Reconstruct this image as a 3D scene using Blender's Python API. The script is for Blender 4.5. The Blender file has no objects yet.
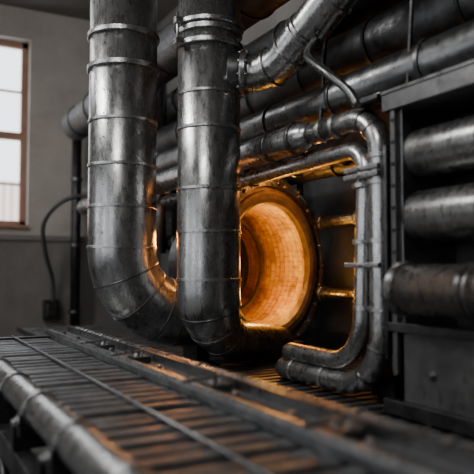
import bpy, bmesh, math, random
from mathutils import Vector, Matrix
random.seed(4)
H = 1.1   # camera / datum height above floor
V = Vector

# ---------------------------------------------------------------- materials
def nodes(name):
    m = bpy.data.materials.new(name); m.use_nodes = True
    nt = m.node_tree; b = nt.nodes['Principled BSDF']
    return m, nt, b
def noise(nt, scale, detail=6, rough=.6, stretch=(1,1,1), coord='Object'):
    tc = nt.nodes.new('ShaderNodeTexCoord'); mp = nt.nodes.new('ShaderNodeMapping')
    mp.inputs['Scale'].default_value = stretch
    n = nt.nodes.new('ShaderNodeTexNoise')
    n.inputs['Scale'].default_value = scale; n.inputs['Detail'].default_value = detail
    n.inputs['Roughness'].default_value = rough
    nt.links.new(tc.outputs[coord], mp.inputs[0]); nt.links.new(mp.outputs[0], n.inputs['Vector'])
    return n.outputs['Fac']
def ramp(nt, fac, stops):
    r = nt.nodes.new('ShaderNodeValToRGB'); e = r.color_ramp.elements
    e[0].position, e[0].color = stops[0][0], (*stops[0][1], 1)
    e[1].position, e[1].color = stops[-1][0], (*stops[-1][1], 1)
    for p, c in stops[1:-1]:
        k = e.new(p); k.color = (*c, 1)
    nt.links.new(fac, r.inputs[0]); return r.outputs[0]
def mul(nt, a, b2):
    mx = nt.nodes.new('ShaderNodeMix'); mx.data_type='RGBA'; mx.blend_type='MULTIPLY'; mx.inputs[0].default_value=1
    nt.links.new(a, mx.inputs[6]); nt.links.new(b2, mx.inputs[7]); return mx.outputs[2]
def metal(name, c1, c2, r1=.28, r2=.5, metallic=.95, scale=5, stretch=(1,1,1), bump=.2, grime=.6):
    m, nt, b = nodes(name)
    f = noise(nt, scale, 8, .65, stretch)
    col = ramp(nt, f, [(.33, c1), (.67, c2)])
    g = noise(nt, 20, 5, .75, (1,1,.6))
    col = mul(nt, col, ramp(nt, g, [(.32, (grime,)*3), (.44, (1,1,1))]))
    nt.links.new(col, b.inputs['Base Color'])
    f2 = noise(nt, scale*5, 6, .7, stretch)
    nt.links.new(ramp(nt, f2, [(.35, (r1,)*3), (.65, (r2,)*3)]), b.inputs['Roughness'])
    b.inputs['Metallic'].default_value = metallic
    dent = noise(nt, 5, 2, .5)
    ad = nt.nodes.new('ShaderNodeMath'); ad.operation='MULTIPLY_ADD'; ad.inputs[1].default_value=1.5
    nt.links.new(dent, ad.inputs[0]); nt.links.new(f2, ad.inputs[2])
    bp = nt.nodes.new('ShaderNodeBump'); bp.inputs['Strength'].default_value = bump
    bp.inputs['Distance'].default_value = .012
    nt.links.new(ad.outputs[0], bp.inputs['Height']); nt.links.new(bp.outputs[0], b.inputs['Normal'])
    return m
M_STEEL = metal('brushed_steel', (.26,.259,.257), (.42,.418,.414), .21, .36, scale=4, stretch=(1.5,1.5,.5), bump=.11, grime=.55)
M_BRIGHT = metal('worn_edge_steel', (.28,.278,.275), (.50,.495,.49), .22, .4, scale=12)
M_DARK = metal('dark_iron', (.03,.03,.032), (.09,.089,.089), .32, .6, scale=6)
M_DUCT = metal('dark_duct', (.10,.10,.101), (.20,.20,.198), .24, .42, scale=4, bump=.12)
M_PANEL = metal('sooty_panel', (.055,.055,.057), (.14,.138,.137), .38, .6, scale=3, metallic=.8)
M_SLAT = metal('slat_iron', (.10,.102,.106), (.27,.272,.276), .36, .55, scale=7)
M_RUST = metal('scorched_iron', (.13,.09,.065), (.34,.25,.18), .4, .65, scale=9, metallic=.5)
M_RUBBER, nt, b = nodes('rubber_hose'); b.inputs['Base Color'].default_value=(.05,.05,.05,1); b.inputs['Roughness'].default_value=.6

def plaster(name, ca, cb, scale=2.):
    m, nt, b = nodes(name)
    f = noise(nt, scale, 8, .7)
    nt.links.new(ramp(nt, f, [(.3, ca), (.7, cb)]), b.inputs['Base Color'])
    b.inputs['Roughness'].default_value = .9
    bp = nt.nodes.new('ShaderNodeBump'); bp.inputs['Strength'].default_value=.3
    nt.links.new(noise(nt, 25), bp.inputs['Height']); nt.links.new(bp.outputs[0], b.inputs['Normal'])
    return m
M_WALL = plaster('plaster_wall', (.36,.325,.285), (.49,.45,.40))
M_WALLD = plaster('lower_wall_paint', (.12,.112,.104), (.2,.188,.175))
M_FLOOR = plaster('concrete_floor', (.06,.06,.06), (.13,.125,.12), 1.2)
M_CEIL = plaster('ceiling_paint', (.16,.145,.135), (.22,.2,.185))
M_FRAME = plaster('window_frame_paint', (.30,.16,.11), (.38,.22,.16), 6)

# glowing refractory brick
def brick(name, c1, c2, cm, strength, base):
    m, nt, b = nodes(name)
    uv = nt.nodes.new('ShaderNodeTexCoord')
    br = nt.nodes.new('ShaderNodeTexBrick')
    br.inputs['Color1'].default_value=(*c1,1); br.inputs['Color2'].default_value=(*c2,1)
    br.inputs['Mortar'].default_value=(*cm,1); br.inputs['Scale'].default_value=1
    br.inputs['Mortar Size'].default_value=.0028; br.inputs['Mortar Smooth'].default_value=.8
    br.inputs['Brick Width'].default_value=.075; br.inputs['Row Height'].default_value=.040
    nt.links.new(uv.outputs['UV'], br.inputs['Vector'])
    nf = noise(nt, 7, 7, .75)
    col = mul(nt, br.outputs['Color'], ramp(nt, nf, [(.34,(.35,.25,.18)),(.58,(1,1,1))]))
    sx = nt.nodes.new('ShaderNodeSeparateXYZ'); nt.links.new(uv.outputs['UV'], sx.inputs[0])
    depth_glow = ramp(nt, sx.outputs[1], [(.62,(.10,.06,.03)),(.80,(.5,.38,.25)),(.93,(1,1,1)),(.995,(.7,.6,.5))])  # emission strongest near the mouth, dimmer with depth
    nt.links.new(mul(nt, col, ramp(nt, nf, [(0,base),(1,base)])), b.inputs['Base Color'])
    nt.links.new(mul(nt, col, depth_glow), b.inputs['Emission Color'])
    b.inputs['Emission Strength'].default_value = strength; b.inputs['Roughness'].default_value=.75
    b.inputs['Specular IOR Level'].default_value=.1
    bp = nt.nodes.new('ShaderNodeBump'); bp.inputs['Strength'].default_value=.4; bp.inputs['Distance'].default_value=.008
    bp.invert=True
    nt.links.new(br.outputs['Fac'], bp.inputs['Height']); nt.links.new(bp.outputs[0], b.inputs['Normal'])
    return m
M_BRICK = brick('glowing_firebrick', (1,.40,.03), (.78,.27,.014), (.28,.07,.004), 2.1, (.22,.2,.16))
M_BRICK2 = brick('dull_firebrick', (.6,.24,.06), (.4,.15,.03), (.08,.02,.004), .3, (.4,.4,.4))
M_CORE, nt, b = nodes('dark_core')  # near-black back end of the drum
b.inputs['Base Color'].default_value=(.02,.012,.01,1); b.inputs['Roughness'].default_value=.9

MATS = [M_STEEL, M_BRIGHT, M_DARK, M_DUCT, M_PANEL, M_SLAT, M_RUST, M_BRICK, M_CORE, M_RUBBER, M_BRICK2]
STEEL, BRIGHT, DARK, DUCT, PANEL, SLAT, RUST, BRICK, CORE, RUBBER, BRICK2 = range(11)

# ---------------------------------------------------------------- mesh helpers
def frame_for(ax):
    ax = ax.normalized()
    up = V((0,0,1)) if abs(ax.z) < .9 else V((1,0,0))
    u = ax.cross(up).normalized(); return u, ax.cross(u).normalized()
def sweep(bm, pts, r, seg=32, mat=0, caps=True):
    pts = [V(p) for p in pts]; n = len(pts)
    rs = r if isinstance(r, (list, tuple)) else [r]*n
    T = []
    for i in range(n):
        a = pts[max(i-1,0)]; b2 = pts[min(i+1,n-1)]; T.append((b2-a).normalized())
    u, w = frame_for(T[0]); rings = []
    for i in range(n):
        u = (u - T[i]*u.dot(T[i])).normalized(); w = T[i].cross(u)
        rings.append([bm.verts.new(pts[i] + (u*math.cos(2*math.pi*k/seg) + w*math.sin(2*math.pi*k/seg))*rs[i]) for k in range(seg)])
    for i in range(n-1):
        for k in range(seg):
            f = bm.faces.new((rings[i][k], rings[i][(k+1)%seg], rings[i+1][(k+1)%seg], rings[i+1][k]))
            f.smooth = True; f.material_index = mat
    if caps:
        for rg in (rings[0][::-1], rings[-1]):
            f = bm.faces.new(rg); f.material_index = mat
def lathe(bm, o, ax, prof, seg=64, mat=0):
    o = V(o); ax = V(ax).normalized(); u, w = frame_for(ax)
    uvl = bm.loops.layers.uv.verify()
    mats = mat if isinstance(mat, list) else [mat]*(len(prof)-1)
    for i in range(len(prof)-1):
        (s0,r0),(s1,r1) = prof[i], prof[i+1]
        A = [bm.verts.new(o+ax*s0+(u*math.cos(2*math.pi*k/seg)+w*math.sin(2*math.pi*k/seg))*max(r0,1e-4)) for k in range(seg)]
        B = [bm.verts.new(o+ax*s1+(u*math.cos(2*math.pi*k/seg)+w*math.sin(2*math.pi*k/seg))*max(r1,1e-4)) for k in range(seg)]
        for k in range(seg):
            f = bm.faces.new((A[k],A[(k+1)%seg],B[(k+1)%seg],B[k])); f.smooth = True; f.material_index = mats[i]
            for lp,a,b2 in zip(f.loops, (k,k+1,k+1,k), (0,0,1,1)):
                s = s0 if b2==0 else s1
                lp[uvl].uv = (a/seg*2*math.pi*.42, s+1)
def band(bm, c, ax, r, w=.03, h=.01, mat=BRIGHT, seg=40):
    e = min(h,w)*.25
    lathe(bm, c, ax, [(-w/2,r-.01),(-w/2,r+h-e),(-w/2+e,r+h),(w/2-e,r+h),(w/2,r+h-e),(w/2,r-.01)], seg, mat)
def box(bm, a, b2, mat=0, rot=None, ctr=None):
    a = V(a); b2 = V(b2); c = (a+b2)/2; d = b2-a
    r = bmesh.ops.create_cube(bm, size=1)
    for v in r['verts']:
        v.co = V((v.co.x*d.x, v.co.y*d.y, v.co.z*d.z))
        if rot is not None: v.co = rot @ v.co
        v.co += c
    for f in {f for v in r['verts'] for f in v.link_faces}: f.material_index = mat
def bolt(bm, c, ax, r=.012, h=.012, mat=BRIGHT):
    ax = V(ax).normalized(); c = V(c)
    sweep(bm, [c-ax*.004, c+ax*h*.45], r*1.5, 16, mat)
    sweep(bm, [c+ax*h*.3, c+ax*h*1.3], r, 6, mat)
def flange(bm, c, ax, r, w=.03, h=.04, n=10, mat=DUCT, br=.01):
    band(bm, c, ax, r, w, h, mat, 48)
    ax = V(ax).normalized(); u, v2 = frame_for(ax); c = V(c)
    for k in range(n):
        t = 2*math.pi*(k+.5)/n; p = c+(u*math.cos(t)+v2*math.sin(t))*(r+h*.5)
        bolt(bm, p+ax*w/2, ax, br, br); bolt(bm, p-ax*w/2, -ax, br, br)
def fillet(pts, R, n=12):
    pts = [V(p) for p in pts]; out = [pts[0]]
    for i in range(1, len(pts)-1):
        rr = R[i-1] if isinstance(R,(list,tuple)) else R
        a = (pts[i-1]-pts[i]).normalized(); b2 = (pts[i+1]-pts[i]).normalized()
        ang = a.angle(b2); d = rr/math.tan(ang/2)
        c = pts[i] + (a+b2).normalized()*(rr/math.sin(ang/2))
        p0 = pts[i]+a*d; p1 = pts[i]+b2*d; e0 = p0-c; e1 = p1-c; th = e0.angle(e1)
        for k in range(n+1):
            t = k/n; out.append(c + (e0*math.sin((1-t)*th)+e1*math.sin(t*th))/math.sin(th))
    out.append(pts[-1]); return out
def at(pts, i):
    return pts[i], (pts[min(i+1,len(pts)-1)]-pts[max(i-1,0)]).normalized()
def make(name, bm, parent=None, mats=None, bevel=0):
    bmesh.ops.translate(bm, verts=bm.verts, vec=(0,0,H))
    bmesh.ops.recalc_face_normals(bm, faces=bm.faces)
    lo = V([min(v.co[i] for v in bm.verts) for i in range(3)]); hi = V([max(v.co[i] for v in bm.verts) for i in range(3)])
    c = (lo+hi)/2
    if parent is None: bmesh.ops.translate(bm, verts=bm.verts, vec=-c)
    me = bpy.data.meshes.new(name); bm.to_mesh(me); bm.free()
    for m in (mats or MATS): me.materials.append(m)
    o = bpy.data.objects.new(name, me); bpy.context.collection.objects.link(o)
    if parent is None: o.location = c
    else: o.parent = parent
    if bevel:
        md = o.modifiers.new('bevel','BEVEL'); md.width = bevel; md.segments = 2; md.limit_method='ANGLE'; md.angle_limit=math.radians(40)
    return o
def empty(name):
    e = bpy.data.objects.new(name, None); bpy.context.collection.objects.link(e); return e
nb = bmesh.new

# ---------------------------------------------------------------- exhaust pipes
p1x, p1y, r1 = -3.474, 1.148, .190
E1 = empty('exhaust_pipe')
bm = nb()
path = fillet([(p1x,p1y,2.05),(p1x,p1y,-.255),(p1x+.0,p1y+.60,-.255)], .37, 16)
sweep(bm, path, r1, 48, STEEL)
for z in (1.62,1.32,1.135,.83,.58,.35,.125): band(bm,(p1x,p1y,z),(0,0,1),r1,.016 if z<1 else .03,.006 if z<1 else .014)
for i in (5,9,13,17):
    c,t = at(path,i); band(bm,c,t,r1,.010,.004,DUCT)
flange(bm,(p1x,p1y,1.98),(0,0,1),r1,.04,.05,12)
for k in range(14):
    z = .2+k*.13
    a = -.9; bolt(bm,(p1x+math.cos(a)*r1,p1y+math.sin(a)*r1,z),(math.cos(a),math.sin(a),0),.003,.003,DUCT)
make('duct', bm, E1)
bm = nb()
box(bm,(p1x-.1,p1y+.42,-.545),(p1x+.1,p1y+.50,-.43),DARK); box(bm,(p1x-.16,p1y+.36,-.553),(p1x+.16,p1y+.54,-.535),DARK)
make('saddle',bm,E1,bevel=.004)

p2x, p2y, r2 = -3.06, 1.49, .168
E2 = empty('exhaust_pipe')
bm = nb()
path = fillet([(p2x,p2y,2.05),(p2x,p2y,-.345),(-3.42,2.16,-.455)], .26, 16)
rs = []
for i,p in enumerate(path):
    k = max(0,(i-4)/(len(path)-5)); rs.append(r2-(.07*k))
sweep(bm, path, rs, 48, STEEL)
for z in (.93,.745,.425,.2,-.05): band(bm,(p2x,p2y,z),(0,0,1),r2,.016,.006)
for z,h in ((1.30,.022),(1.265,.012),(1.19,.016)): band(bm,(p2x,p2y,z),(0,0,1),r2,.03,h)
for i in (5,9,13,17):
    c,t = at(path,i); band(bm,c,t,rs[i],.010,.004,DUCT)
flange(bm,(p2x,p2y,1.98),(0,0,1),r2,.04,.05,12)
box(bm,(p2x+.02,p2y-r2-.05,1.175),(p2x+.06,p2y-r2,1.205),BRIGHT); box(bm,(p2x+.02,p2y-r2-.05,1.285),(p2x+.06,p2y-r2,1.315),BRIGHT)
sweep(bm,[(p2x+.04,p2y-r2-.035,1.16),(p2x+.04,p2y-r2-.035,1.34)],.007,10,BRIGHT)
make('duct', bm, E2)

def catmull(c, n=8):
    out=[]
    for i in range(len(c)-1):
        p0=c[max(i-1,0)];p1=c[i];p2=c[i+1];p3=c[min(i+2,len(c)-1)]
        for k in range(n):
            t=k/n; out.append(.5*((2*p1)+(p2-p0)*t+(2*p0-5*p1+4*p2-p3)*t*t+(3*p1-p0-3*p2+p3)*t**3))
    out.append(c[-1]); return out
bm = nb()
ctrl = [V(p) for p in [(-2.98,1.56,1.05),(-2.90,1.68,1.045),(-2.753,1.742,1.065),(-2.568,1.768,1.155),(-2.378,1.804,1.28),(-2.1,1.86,1.46),(-1.6,1.95,1.8)]]
path = catmull(ctrl)
sweep(bm,path,.098,40,STEEL)
c,t = at(path,5); flange(bm,c,t,.098,.035,.03,10,STEEL,.008)
c,t = at(path,2); band(bm,c,t,.098,.06,.02,DUCT)
for i in (14,20,24,25,32,40):
    c,t = at(path,i); band(bm,c,t,.098,.018,.010,STEEL)
make('branch_duct', bm, E2)

# ---------------------------------------------------------------- furnace
F = empty('furnace')
fc = V((-3.545,2.168,.03)); fn = V((.948,.317,0)).normalized()
bm = nb()
prof = [(-.70,.001),(-.70,.20),(-.66,.30),(-.40,.43),(-.14,.47),(-.14,.50),(-.10,.50),(-.10,.52),(-.05,.52),(-.05,.565),(-.01,.578),(.014,.574),(.022,.555),(.022,.515),(.0,.51),(.0,.485),(.02,.48),(.03,.465),(.03,.430),(.015,.408),(-.03,.404),
        (-.10,.402),(-.20,.398),(-.30,.392),(-.37,.382),(-.37,.345),
        (-.355,.34),(-.355,.32),(-.37,.315),(-.46,.305),(-.46,.26),(-.445,.255),(-.445,.235),(-.46,.23),(-.60,.20),(-.62,.15),(-.62,.001)]
mats = [DARK]*9+[STEEL]*5+[RUST]*6+[BRICK]*4+[BRICK2]*1+[DUCT]*3+[BRICK2]+[DARK]*5+[CORE]*2
lathe(bm, fc, fn, prof, 96, mats)
u,w = frame_for(fn)
for k in range(24):
    t=2*math.pi*k/24; d=u*math.cos(t)+w*math.sin(t)
    bolt(bm, fc+d*.535+fn*.02, fn, .010,.012,BRIGHT)
for k in range(12):
    t=2*math.pi*(k+.5)/12; d=u*math.cos(t)+w*math.sin(t); sd = fn.cross(d)
    R = Matrix((d,sd,fn)).transposed()
    c = fc+d*.58-fn*.035
    box(bm, c-V((.018,.035,.03)), c+V((.018,.035,.03)), DUCT, R.to_3x3())
for ang in (math.radians(60),math.radians(82),math.radians(112)):
    d = V((0,0,1))*math.sin(ang)+(u if u.y>0 else -u)*math.cos(ang)
    c0 = fc+d*.60-fn*.02
    sweep(bm,[c0-fn*.16,c0-fn*.02,c0+fn*.03,c0+fn*.035-d*.05],.013,10,DUCT)
    bolt(bm,c0+fn*.035-d*.06,fn,.012,.014,DUCT)
make('burner_drum', bm, F)
bm = nb()
for z in (.33,-.16):
    sweep(bm,[(-3.72,2.64,z),(-3.1,2.64,z)],.038,20,STEEL)
    band(bm,(-3.62,2.64,z),(1,0,0),.038,.04,.014); band(bm,(-3.22,2.64,z),(1,0,0),.038,.04,.014)
box(bm,(-3.14,2.58,-.545),(-3.06,2.70,.55),DARK)
make('stay_rods', bm, F, bevel=.004)
bm = nb()
t2 = V((fn.y,-fn.x,0))
Rm = Matrix((t2,fn,V((0,0,1)))).transposed()
for s in (-.03,-.36):
    c = fc+fn*s; c.z=-.50
    box(bm, c-V((.36,.035,.045)), c+V((.36,.035,.045)), DARK, Rm)
for k in (-1,1):
    c = fc+t2*k*.33-fn*.03; c.z=-.42
    box(bm, c-V((.03,.045,.12)), c+V((.03,.045,.12)), DARK, Rm)
c = V((-3.44,2.19,-.50)); box(bm, c-V((.15,.08,.045)), c+V((.15,.08,.045)), DARK, Rm)
make('cradle', bm, F, bevel=.006)

# ---------------------------------------------------------------- steam pipes
SP = empty('steam_pipe_bundle')
bm = nb()
path = fillet([(-6.6,1.77,.65),(-2.02,1.77,.65),(-2.02,1.77,-.49),(-2.78,1.77,-.49),(-2.80,1.90,-.553)],[.17,.25,.05],14)
sweep(bm,[(-6.6,1.77,.65),(-2.62,1.77,.65),(-2.55,1.77,.65),(-2.50,1.77,.65)],[.078,.078,.07,.052],32,STEEL)
sweep(bm,[V((-2.55,1.77,.65))]+path[1:],.050,28,STEEL)
for x in (-6,-5.2,-4.4,-3.9,-3.35,-2.85,-2.62): band(bm,(x,1.77,.65),(1,0,0),.078,.024,.008,DUCT)
for x in (-2.4,-2.3): band(bm,(x,1.77,.65),(1,0,0),.050,.02,.008)
for z in (.47,.36,.12,-.16): band(bm,(-2.02,1.77,z),(0,0,1),.050,.02,.007)
for i in (4,8,18,23):
    c,t=at(path,i+1); band(bm,c,t,.050,.01,.004,DUCT)
for x in (-2.4,-2.65): band(bm,(x,1.77,-.49),(1,0,0),.050,.02,.008)
make('outer_pipe', bm, SP)
bm = nb()
path = fillet([(-4.6,1.87,.53),(-2.14,1.80,.53),(-2.14,1.76,-.40),(-2.72,1.76,-.40),(-2.78,1.90,-.553)],[.12,.20,.07],14)
sweep(bm,path,.041,24,STEEL)
for z in (.36,.12,-.16): band(bm,(-2.14,1.775,z),(0,0,1),.041,.02,.006)
for x in (-2.35,-2.75,-3.2): band(bm,(x,1.84,.53),(1,0,0),.041,.025,.008)
make('inner_pipe', bm, SP)
bm = nb()
for z in (.42,.39,.02):
    box(bm,(-2.18,1.700,z-.010),(-1.965,1.722,z+.010),BRIGHT)
    bolt(bm,(-2.075,1.700,z),(0,-1,0),.008,.01)
sweep(bm,[(-1.955,1.74,.5),(-1.955,1.74,-.35)],.012,12,DARK)
box(bm,(-2.2,1.86,-.545),(-1.95,1.9,.6),DARK)
make('clamp_bracket', bm, SP, bevel=.003)

# overhead ducts
OD = empty('overhead_duct_rack')
for n,(y,z,r,mt) in enumerate([(2.0,.87,.105,DUCT),(2.28,1.20,.15,DARK),(1.83,1.64,.17,DARK),(2.45,.66,.07,DUCT),(2.5,1.65,.14,DARK)]):
    bm = nb(); sweep(bm,[(-7.2,y,z),(.6,y,z)],r,40,mt)
    x=-6.9
    while x<.5:
        band(bm,(x,y,z),(1,0,0),r,.024,.010,mt); x+=.62
    make('duct_%d'%(n+1),bm,OD)
bm = nb()
sweep(bm,catmull([V((-2.42,1.74,1.08)),V((-2.38,1.66,.98)),V((-2.22,1.64,.86)),V((-2.12,1.68,.76)),V((-2.08,1.70,.69))],5),.02,12,DUCT)
box(bm,(-2.12,1.70,.69),(-1.96,1.82,.71),DUCT)
for x in (-2.09,-1.99): bolt(bm,(x,1.74,.71),(0,0,1),.01,.012)
for x in (-2.62,-2.0): sweep(bm,[(x,1.9,.70),(x,2.0,1.9)],.010,10,DARK)
make('hanger', bm, OD, bevel=.003)

# ---------------------------------------------------------------- boiler casing
BC = empty('boiler')
bm = nb()
box(bm,(-7.6,2.78,-.60),(.7,2.86,2.02),PANEL)
x=-7.4
while x<.6:
    box(bm,(x,2.72,-.55),(x+.06,2.79,2.0),DARK)
    for k in range(12): bolt(bm,(x+.03,2.72,-.45+k*.2),(0,-1,0),.009,.01)
    x+=.82
for z in (-.5,.72,1.45): box(bm,(-7.5,2.735,z),(.6,2.785,z+.07),DARK)
box(bm,(-6.5,2.3,-.54),(-4.6,2.75,.25),DARK); box(bm,(-6.2,2.2,-.2),(-4.8,2.32,.15),PANEL)
for x in (-7.5,-5.5,-3.5,-1.5,.5): box(bm,(x,2.79,-H),(x+.1,2.86,-.59),DARK)
make('casing', bm, BC, bevel=.005)
bm = nb()
for (y,z,r) in ((2.2,1.9,.09),(2.35,.25,.08),(2.3,-.2,.1)):
    sweep(bm,[(-7.3,y,z),(-4.6,y,z)],r,24,DARK)
    for x in (-6.8,-6.1,-5.4,-4.7): band(bm,(x,y,z),(1,0,0),r,.03,.015,DUCT)
for x in (-6.6,-5.6,-4.7): sweep(bm,[(x,2.22,-.55),(x,2.22,1.95)],.055,20,DUCT)
make('pipework',bm,BC)

HX = empty('heat_exchanger')
bm = nb()
X0,X1,YF = -1.90,.55,1.72
box(bm,(X0,2.0,-.545),(X1,2.7,.70),PANEL)
box(bm,(X0,YF,-.545),(X0+.06,2.02,.70),DUCT)
box(bm,(X0+.015,YF-.02,-.40),(X0+.04,YF+.01,.66),PANEL)
box(bm,(X0-.02,YF-.03,.62),(X1,2.02,.70),PANEL)
box(bm,(X0-.02,YF-.035,.685),(X1,YF+.05,.70),DUCT)
box(bm,(X0,YF,-.545),(X1,2.02,-.22),PANEL)
box(bm,(X0,YF-.03,-.235),(X1,YF+.02,-.20),DARK)
box(bm,(X0-.02,YF-.04,-.545),(X1,YF+.01,-.49),DARK)
for k in range(9): bolt(bm,(X0+.03,YF-.02,-.1+k*.085),(0,-1,0),.006,.008,DARK)
for k in range(9): bolt(bm,(X0+.2+k*.27,YF-.0,-.38),(0,-1,0),.012,.014,DUCT)
make('cabinet', bm, HX, bevel=.006)
for n,(y,z,r,x0) in enumerate([(1.80,.45,.092,-1.84),(1.80,.205,.100,-1.84),(1.65,-.07,.09,-1.77)]):
    bm = nb(); mt = STEEL
    if y>1.7: pts=[(x0,y,z),(x0+.01,y,z),(x0+.03,y,z),(.5,y,z)]; rr=[r*.8,r*.95,r,r]
    else: pts=[(x0,y,z),(.5,y,z)]; rr=r
    sweep(bm,pts,rr,40,mt)
    if y<1.7:
        band(bm,(x0+.02,y,z),(1,0,0),r,.03,.012,STEEL); band(bm,(x0+.33,y,z),(1,0,0),r,.016,.005,DUCT)
        sweep(bm,[(x0+.04,y,z),(x0+.04,2.02,z)],.06,24,DARK)
    x=x0+.36
    while x<.4: band(bm,(x,y,z),(1,0,0),r,.014,.005,DUCT); x+=.36
    make('tube_%d'%(n+1),bm,HX)

# ---------------------------------------------------------------- slatted conveyor
conv = empty('slatted_conveyor')
bm = nb()
x=-3.98
while x<-.25:
    j=random.uniform(-.005,.005)
    box(bm,(x,.46,-.455+j),(x+.062,.862,-.408+j),SLAT)
    x+=.088
make('slats',bm,conv,bevel=.012)
bm = nb()
box(bm,(-4.02,.87,-.50),(-.15,.99,-.385),SLAT)
box(bm,(-4.02,.865,-.385),(-.15,.885,-.365),BRIGHT)
box(bm,(-4.02,.985,-.395),(-.15,1.0,-.350),DUCT)
sweep(bm,[(-4.02,1.05,-.40),(-.15,1.05,-.40)],.046,24,STEEL)
x=-3.9
while x<-.2:
    bolt(bm,(x,.935,-.385),(0,0,1),.011,.012); band(bm,(x+.13,1.05,-.40),(1,0,0),.046,.018,.005); x+=.31
for x in (-3.1,-2.62,-1.9,-1.25):
    box(bm,(x,.895,-.385),(x+.09,.965,-.360),DUCT); bolt(bm,(x+.025,.93,-.360),(0,0,1),.011,.012)
    sweep(bm,[(x+.07,.93,-.365),(x+.07,.93,-.335),(x+.07,.80,-.345)],.007,10,BRIGHT)
box(bm,(-4.04,.40,-.50),(-3.98,1.0,-.40),DARK)
make('side_rail',bm,conv,bevel=.004)
bm = nb()
sweep(bm,[(-4.05,.66,-.400),(-.2,.66,-.400)],.007,12,DUCT)
make('tie_rod',bm,conv)
bm = nb()
sweep(bm,[(-4.05,.415,-.425),(-.2,.415,-.425)],.050,28,STEEL)
x=-3.7
while x<-.3:
    band(bm,(x,.415,-.425),(1,0,0),.050,.03,.007,BRIGHT)
    box(bm,(x-.015,.350,-.50),(x+.015,.40,-.43),DARK); bolt(bm,(x,.350,-.455),(0,-1,0),.011,.014); x+=.42
make('front_tube_rail',bm,conv,bevel=.003)
bm = nb()
box(bm,(-4.0,.36,-.66),(-.2,.42,-.58),DARK); box(bm,(-4.0,.90,-.62),(-.2,.98,-.5),DARK)
x=-3.9
while x<-.2:
    box(bm,(x,.36,-.58),(x+.05,.98,-.50),DARK)
    x+=.42
x=-3.9
while x<-.1:
    box(bm,(x,.36,-H),(x+.07,.43,-.5),DARK); box(bm,(x,.91,-H),(x+.07,.98,-.5),DARK)
    sweep(bm,[(x+.03,.40,-.66),(x+.45,.40,-1.0)],.02,10,DARK)
    x+=1.15
sweep(bm,[(-4.0,.25,-.78),(-.2,.25,-.78)],.025,16,DUCT)
sweep(bm,[(-4.0,.12,-.92),(-.2,.12,-.92)],.03,16,DARK)
for x in (-3.8,-2.65,-1.5,-.4): box(bm,(x,.1,-.96),(x+.04,.40,-.74),DARK)
make('under_frame',bm,conv,bevel=.004)

GP = empty('floor_grating_platform')
bm = nb()
x=-6.4
while x<-.2:
    box(bm,(x,1.12,-.59),(x+.045,2.70,-.555),SLAT); x+=.080
for y in (1.10,1.34,1.58,2.3,2.66):
    box(bm,(-6.5,y,-.60),(-.15,y+.025,-.549),DUCT)
x=-6.4
while x<-.2:
    for y in (1.15,2.6): box(bm,(x,y,-H),(x+.08,y+.08,-.59),DARK)
    x+=1.2
box(bm,(-6.5,1.12,-.68),(-.15,2.7,-.66),DARK)
make('grating',bm,GP,bevel=.004)
bm = nb()
for (y,r) in ((1.22,.014),(1.27,.010),(1.46,.016)):
    sweep(bm,catmull([V((-5.8,y,-.53)),V((-4,y+.02,-.53)),V((-2.5,y-.015,-.53)),V((-1.2,y+.02,-.53)),V((-.2,y,-.53))],8),r,12,DUCT)
for k in range(6):
    x=-2.3+k*.33; sweep(bm,[(x,1.64,-.54),(x+.22,1.14,-.535)],.010,8,BRIGHT)
make('conduit_lines',bm,GP)

# ---------------------------------------------------------------- background wall services
bm = nb()
sweep(bm,[(-7.75,1.98,-H),(-7.75,1.98,2.0)],.06,20,DARK)
for z in (-.5,.3,1.1,1.8): band(bm,(-7.75,1.98,z),(0,0,1),.06,.04,.015,DUCT)
make('wall_pipe',bm)
WS = empty('hose_with_junction_box')
bm = nb()
sweep(bm,catmull([V((-7.25,2.25,.85)),V((-7.3,2.1,.87)),V((-7.35,1.75,.80)),V((-7.5,1.55,.55)),V((-7.65,1.6,.2)),V((-7.82,1.72,-.1)),V((-7.88,1.75,-.38))],8),.026,14,RUBBER)
make('hose',bm,WS)
bm = nb()
box(bm,(-7.97,1.64,-.60),(-7.86,1.82,-.36),DARK); box(bm,(-7.87,1.67,-.55),(-7.84,1.79,-.41),DUCT)
make('junction_box',bm,WS,bevel=.01)

# ---------------------------------------------------------------- room shell
def rect_obj(name, boxes, mats, bevel=0):
    bm = nb()
    for a,b2,m in boxes: box(bm,a,b2,m)
    return make(name,bm,None,mats,bevel)
XW=-8.0; ZC=3.2; wy0,wy1,wz0,wz1 = .15,1.46,.50,2.82
rect_obj('wall_far',[((XW-.35,-6,-H),(XW,wy0,ZC),0),((XW-.35,wy1,-H),(XW,3.2,ZC),0),((XW-.35,wy0,wz1),(XW,wy1,ZC),0),((XW-.35,wy0,-H),(XW,wy1,wz0),0),
    ((XW,-5.9,-H),(XW+.02,3.0,.36),1)],[M_WALL,M_WALLD])
rect_obj('wall_right',[((XW,3.0,-H),(4,3.2,ZC),0)],[M_WALLD])
rect_obj('wall_left',[((XW,-6.2,-H),(4,-6,-.4),0),((XW,-6.2,2.9),(4,-6,ZC),0),((XW,-6.2,-.4),(-6.9,-6,2.9),0),((-4.5,-6.2,-.4),(-3.3,-6,2.9),0),((-.9,-6.2,-.4),(.4,-6,2.9),0),((2.8,-6.2,-.4),(4,-6,2.9),0)],[M_WALLD])
rect_obj('wall_near',[((4,-6.2,-H),(4.2,3.2,ZC),0)],[M_WALLD])
rect_obj('floor',[((XW-.35,-6.2,-H-.1),(4.2,3.2,-H),0)],[M_FLOOR])
rect_obj('ceiling',[((XW-.35,-6.2,ZC),(4.2,3.2,ZC+.1),0)],[M_CEIL])
rect_obj('trim_1',[((XW,-5.9,.36),(XW+.05,3.0,.42),0)],[M_CEIL])
bm = nb(); fx0,fx1 = XW-.22,XW-.14; fw=.075
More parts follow.
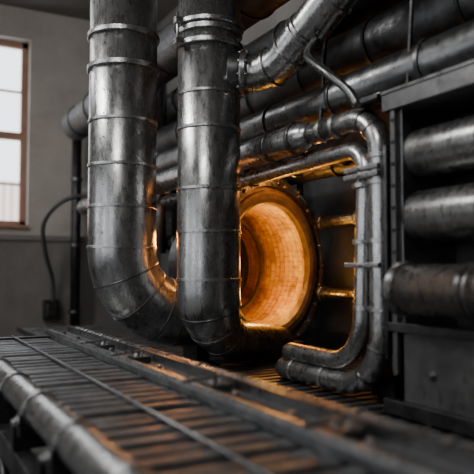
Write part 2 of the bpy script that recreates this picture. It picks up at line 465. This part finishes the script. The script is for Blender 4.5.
box(bm,(fx0,wy0,wz0),(fx1,wy0+fw,wz1)); box(bm,(fx0,wy1-fw,wz0),(fx1,wy1,wz1))
box(bm,(fx0,wy0,wz1-fw),(fx1,wy1,wz1)); box(bm,(fx0,wy0,wz0),(fx1,wy1,wz0+.1))
box(bm,(fx0-.01,wy0,1.60),(fx1+.01,wy1,1.69)); mid=(wy0+wy1)/2
box(bm,(fx0,mid-.03,wz0),(fx1,mid+.03,wz1))
for z in (1.05,2.2): box(bm,(fx0+.02,wy0,z-.012),(fx1-.02,wy1,z+.012))
box(bm,(XW-.34,wy0,wz0-.0),(XW+.06,wy1,wz0+.035))
make('window_1',bm,None,[M_FRAME],.004)
for n,(xa,xb) in enumerate(((-6.9,-4.5),(-3.3,-.9),(.4,2.8))):  # out-of-view windows, added and sized for fill and strip reflections on the pipes
    bm = nb()
    for x in (xa,(xa+xb)/2-.03,xb-.06): box(bm,(x,-6.14,-.4),(x+.06,-6.06,2.9))
    for z in (-.4,.7,1.8,2.84): box(bm,(xa,-6.14,z),(xb,-6.06,z+.06))
    make('window_%d'%(n+2),bm,None,[M_FRAME],.004)
M_NB, nt, b = nodes('neighbour_facade')
tc=nt.nodes.new('ShaderNodeTexCoord'); bk=nt.nodes.new('ShaderNodeTexBrick')
bk.inputs['Color1'].default_value=(.75,.5,.4,1); bk.inputs['Color2'].default_value=(.65,.42,.34,1); bk.inputs['Mortar'].default_value=(.8,.75,.7,1); bk.inputs['Scale'].default_value=3
nt.links.new(tc.outputs['Object'],bk.inputs['Vector']); nt.links.new(bk.outputs['Color'],b.inputs['Base Color'])
rect_obj('neighbour_building',[((-16.5,-3,-H-.1),(-15,4.5,2.0),0)],[M_NB])

# ---------------------------------------------------------------- lights
def area(name, loc, target, size, power, color, sy=None):
    l = bpy.data.lights.new(name,'AREA'); l.energy=power; l.color=color; l.shape='RECTANGLE'; l.size=size; l.size_y=sy or size
    o = bpy.data.objects.new(name,l); bpy.context.collection.objects.link(o)
    o.location = loc; o.rotation_euler = (V(target)-V(loc)).to_track_quat('-Z','Y').to_euler()
area('added_soft_light',(-4.2,-1.4,4.1),(-3.1,1.5,1.2),1.4,95,(1,.995,.985),.5)  # added key light on the exhaust pipes, no fixture
area('added_soft_light',(-.6,-1.2,4.0),(-1.8,1.4,.8),1.0,55,(1,.99,.98),.4)  # added to brighten the tubes on the right, no fixture
area('added_soft_light',(-6.6,.0,4.1),(-4.5,1.0,1.0),.8,18,(.97,.98,1),.8)  # added fill towards the far end, no fixture
def point(name,loc,p,col,r=.05):
    l=bpy.data.lights.new(name,'POINT'); l.energy=p; l.color=col; l.shadow_soft_size=r
    o=bpy.data.objects.new(name,l); bpy.context.collection.objects.link(o); o.location=loc
point('added_glow_light',(-3.52,1.46,H+.18),6,(1,.34,.06),.05)  # no flame here: unseen light added for orange glow on the first pipe
p = fc+fn*.06; point('burner_flame_light',(p.x,p.y,H+.05),3,(1,.38,.07),.05)
p = fc-fn*.12-t2*.22; point('burner_flame_light',(p.x,p.y,H-.16),2.4,(1,.5,.08),.04)
p = fc-fn*.10-t2*.05; point('burner_flame_light',(p.x,p.y,H+.28),1.8,(1,.5,.08),.04)
point('added_glow_light',(-3.3,2.35,H+.68),7,(1,.36,.08),.05)  # added above the drum to put orange on the overhead duct; no flame there

w = bpy.data.worlds.new('World'); bpy.context.scene.world = w; w.use_nodes=True
bg = w.node_tree.nodes['Background']; bg.inputs[0].default_value=(.92,.96,1,1); bg.inputs[1].default_value=3.2

# ---------------------------------------------------------------- camera
cd = bpy.data.cameras.new('camera'); cam = bpy.data.objects.new('camera',cd); bpy.context.collection.objects.link(cam)
cam.location=(0,0,H); d=V((-.879,.477,math.tan(math.radians(2.95))))
cam.rotation_euler=d.to_track_quat('-Z','Y').to_euler()
cd.lens=48.6; cd.sensor_width=36; cd.clip_start=.02
cd.dof.use_dof=True; cd.dof.focus_distance=3.5; cd.dof.aperture_fstop=1.5
bpy.context.scene.camera=cam
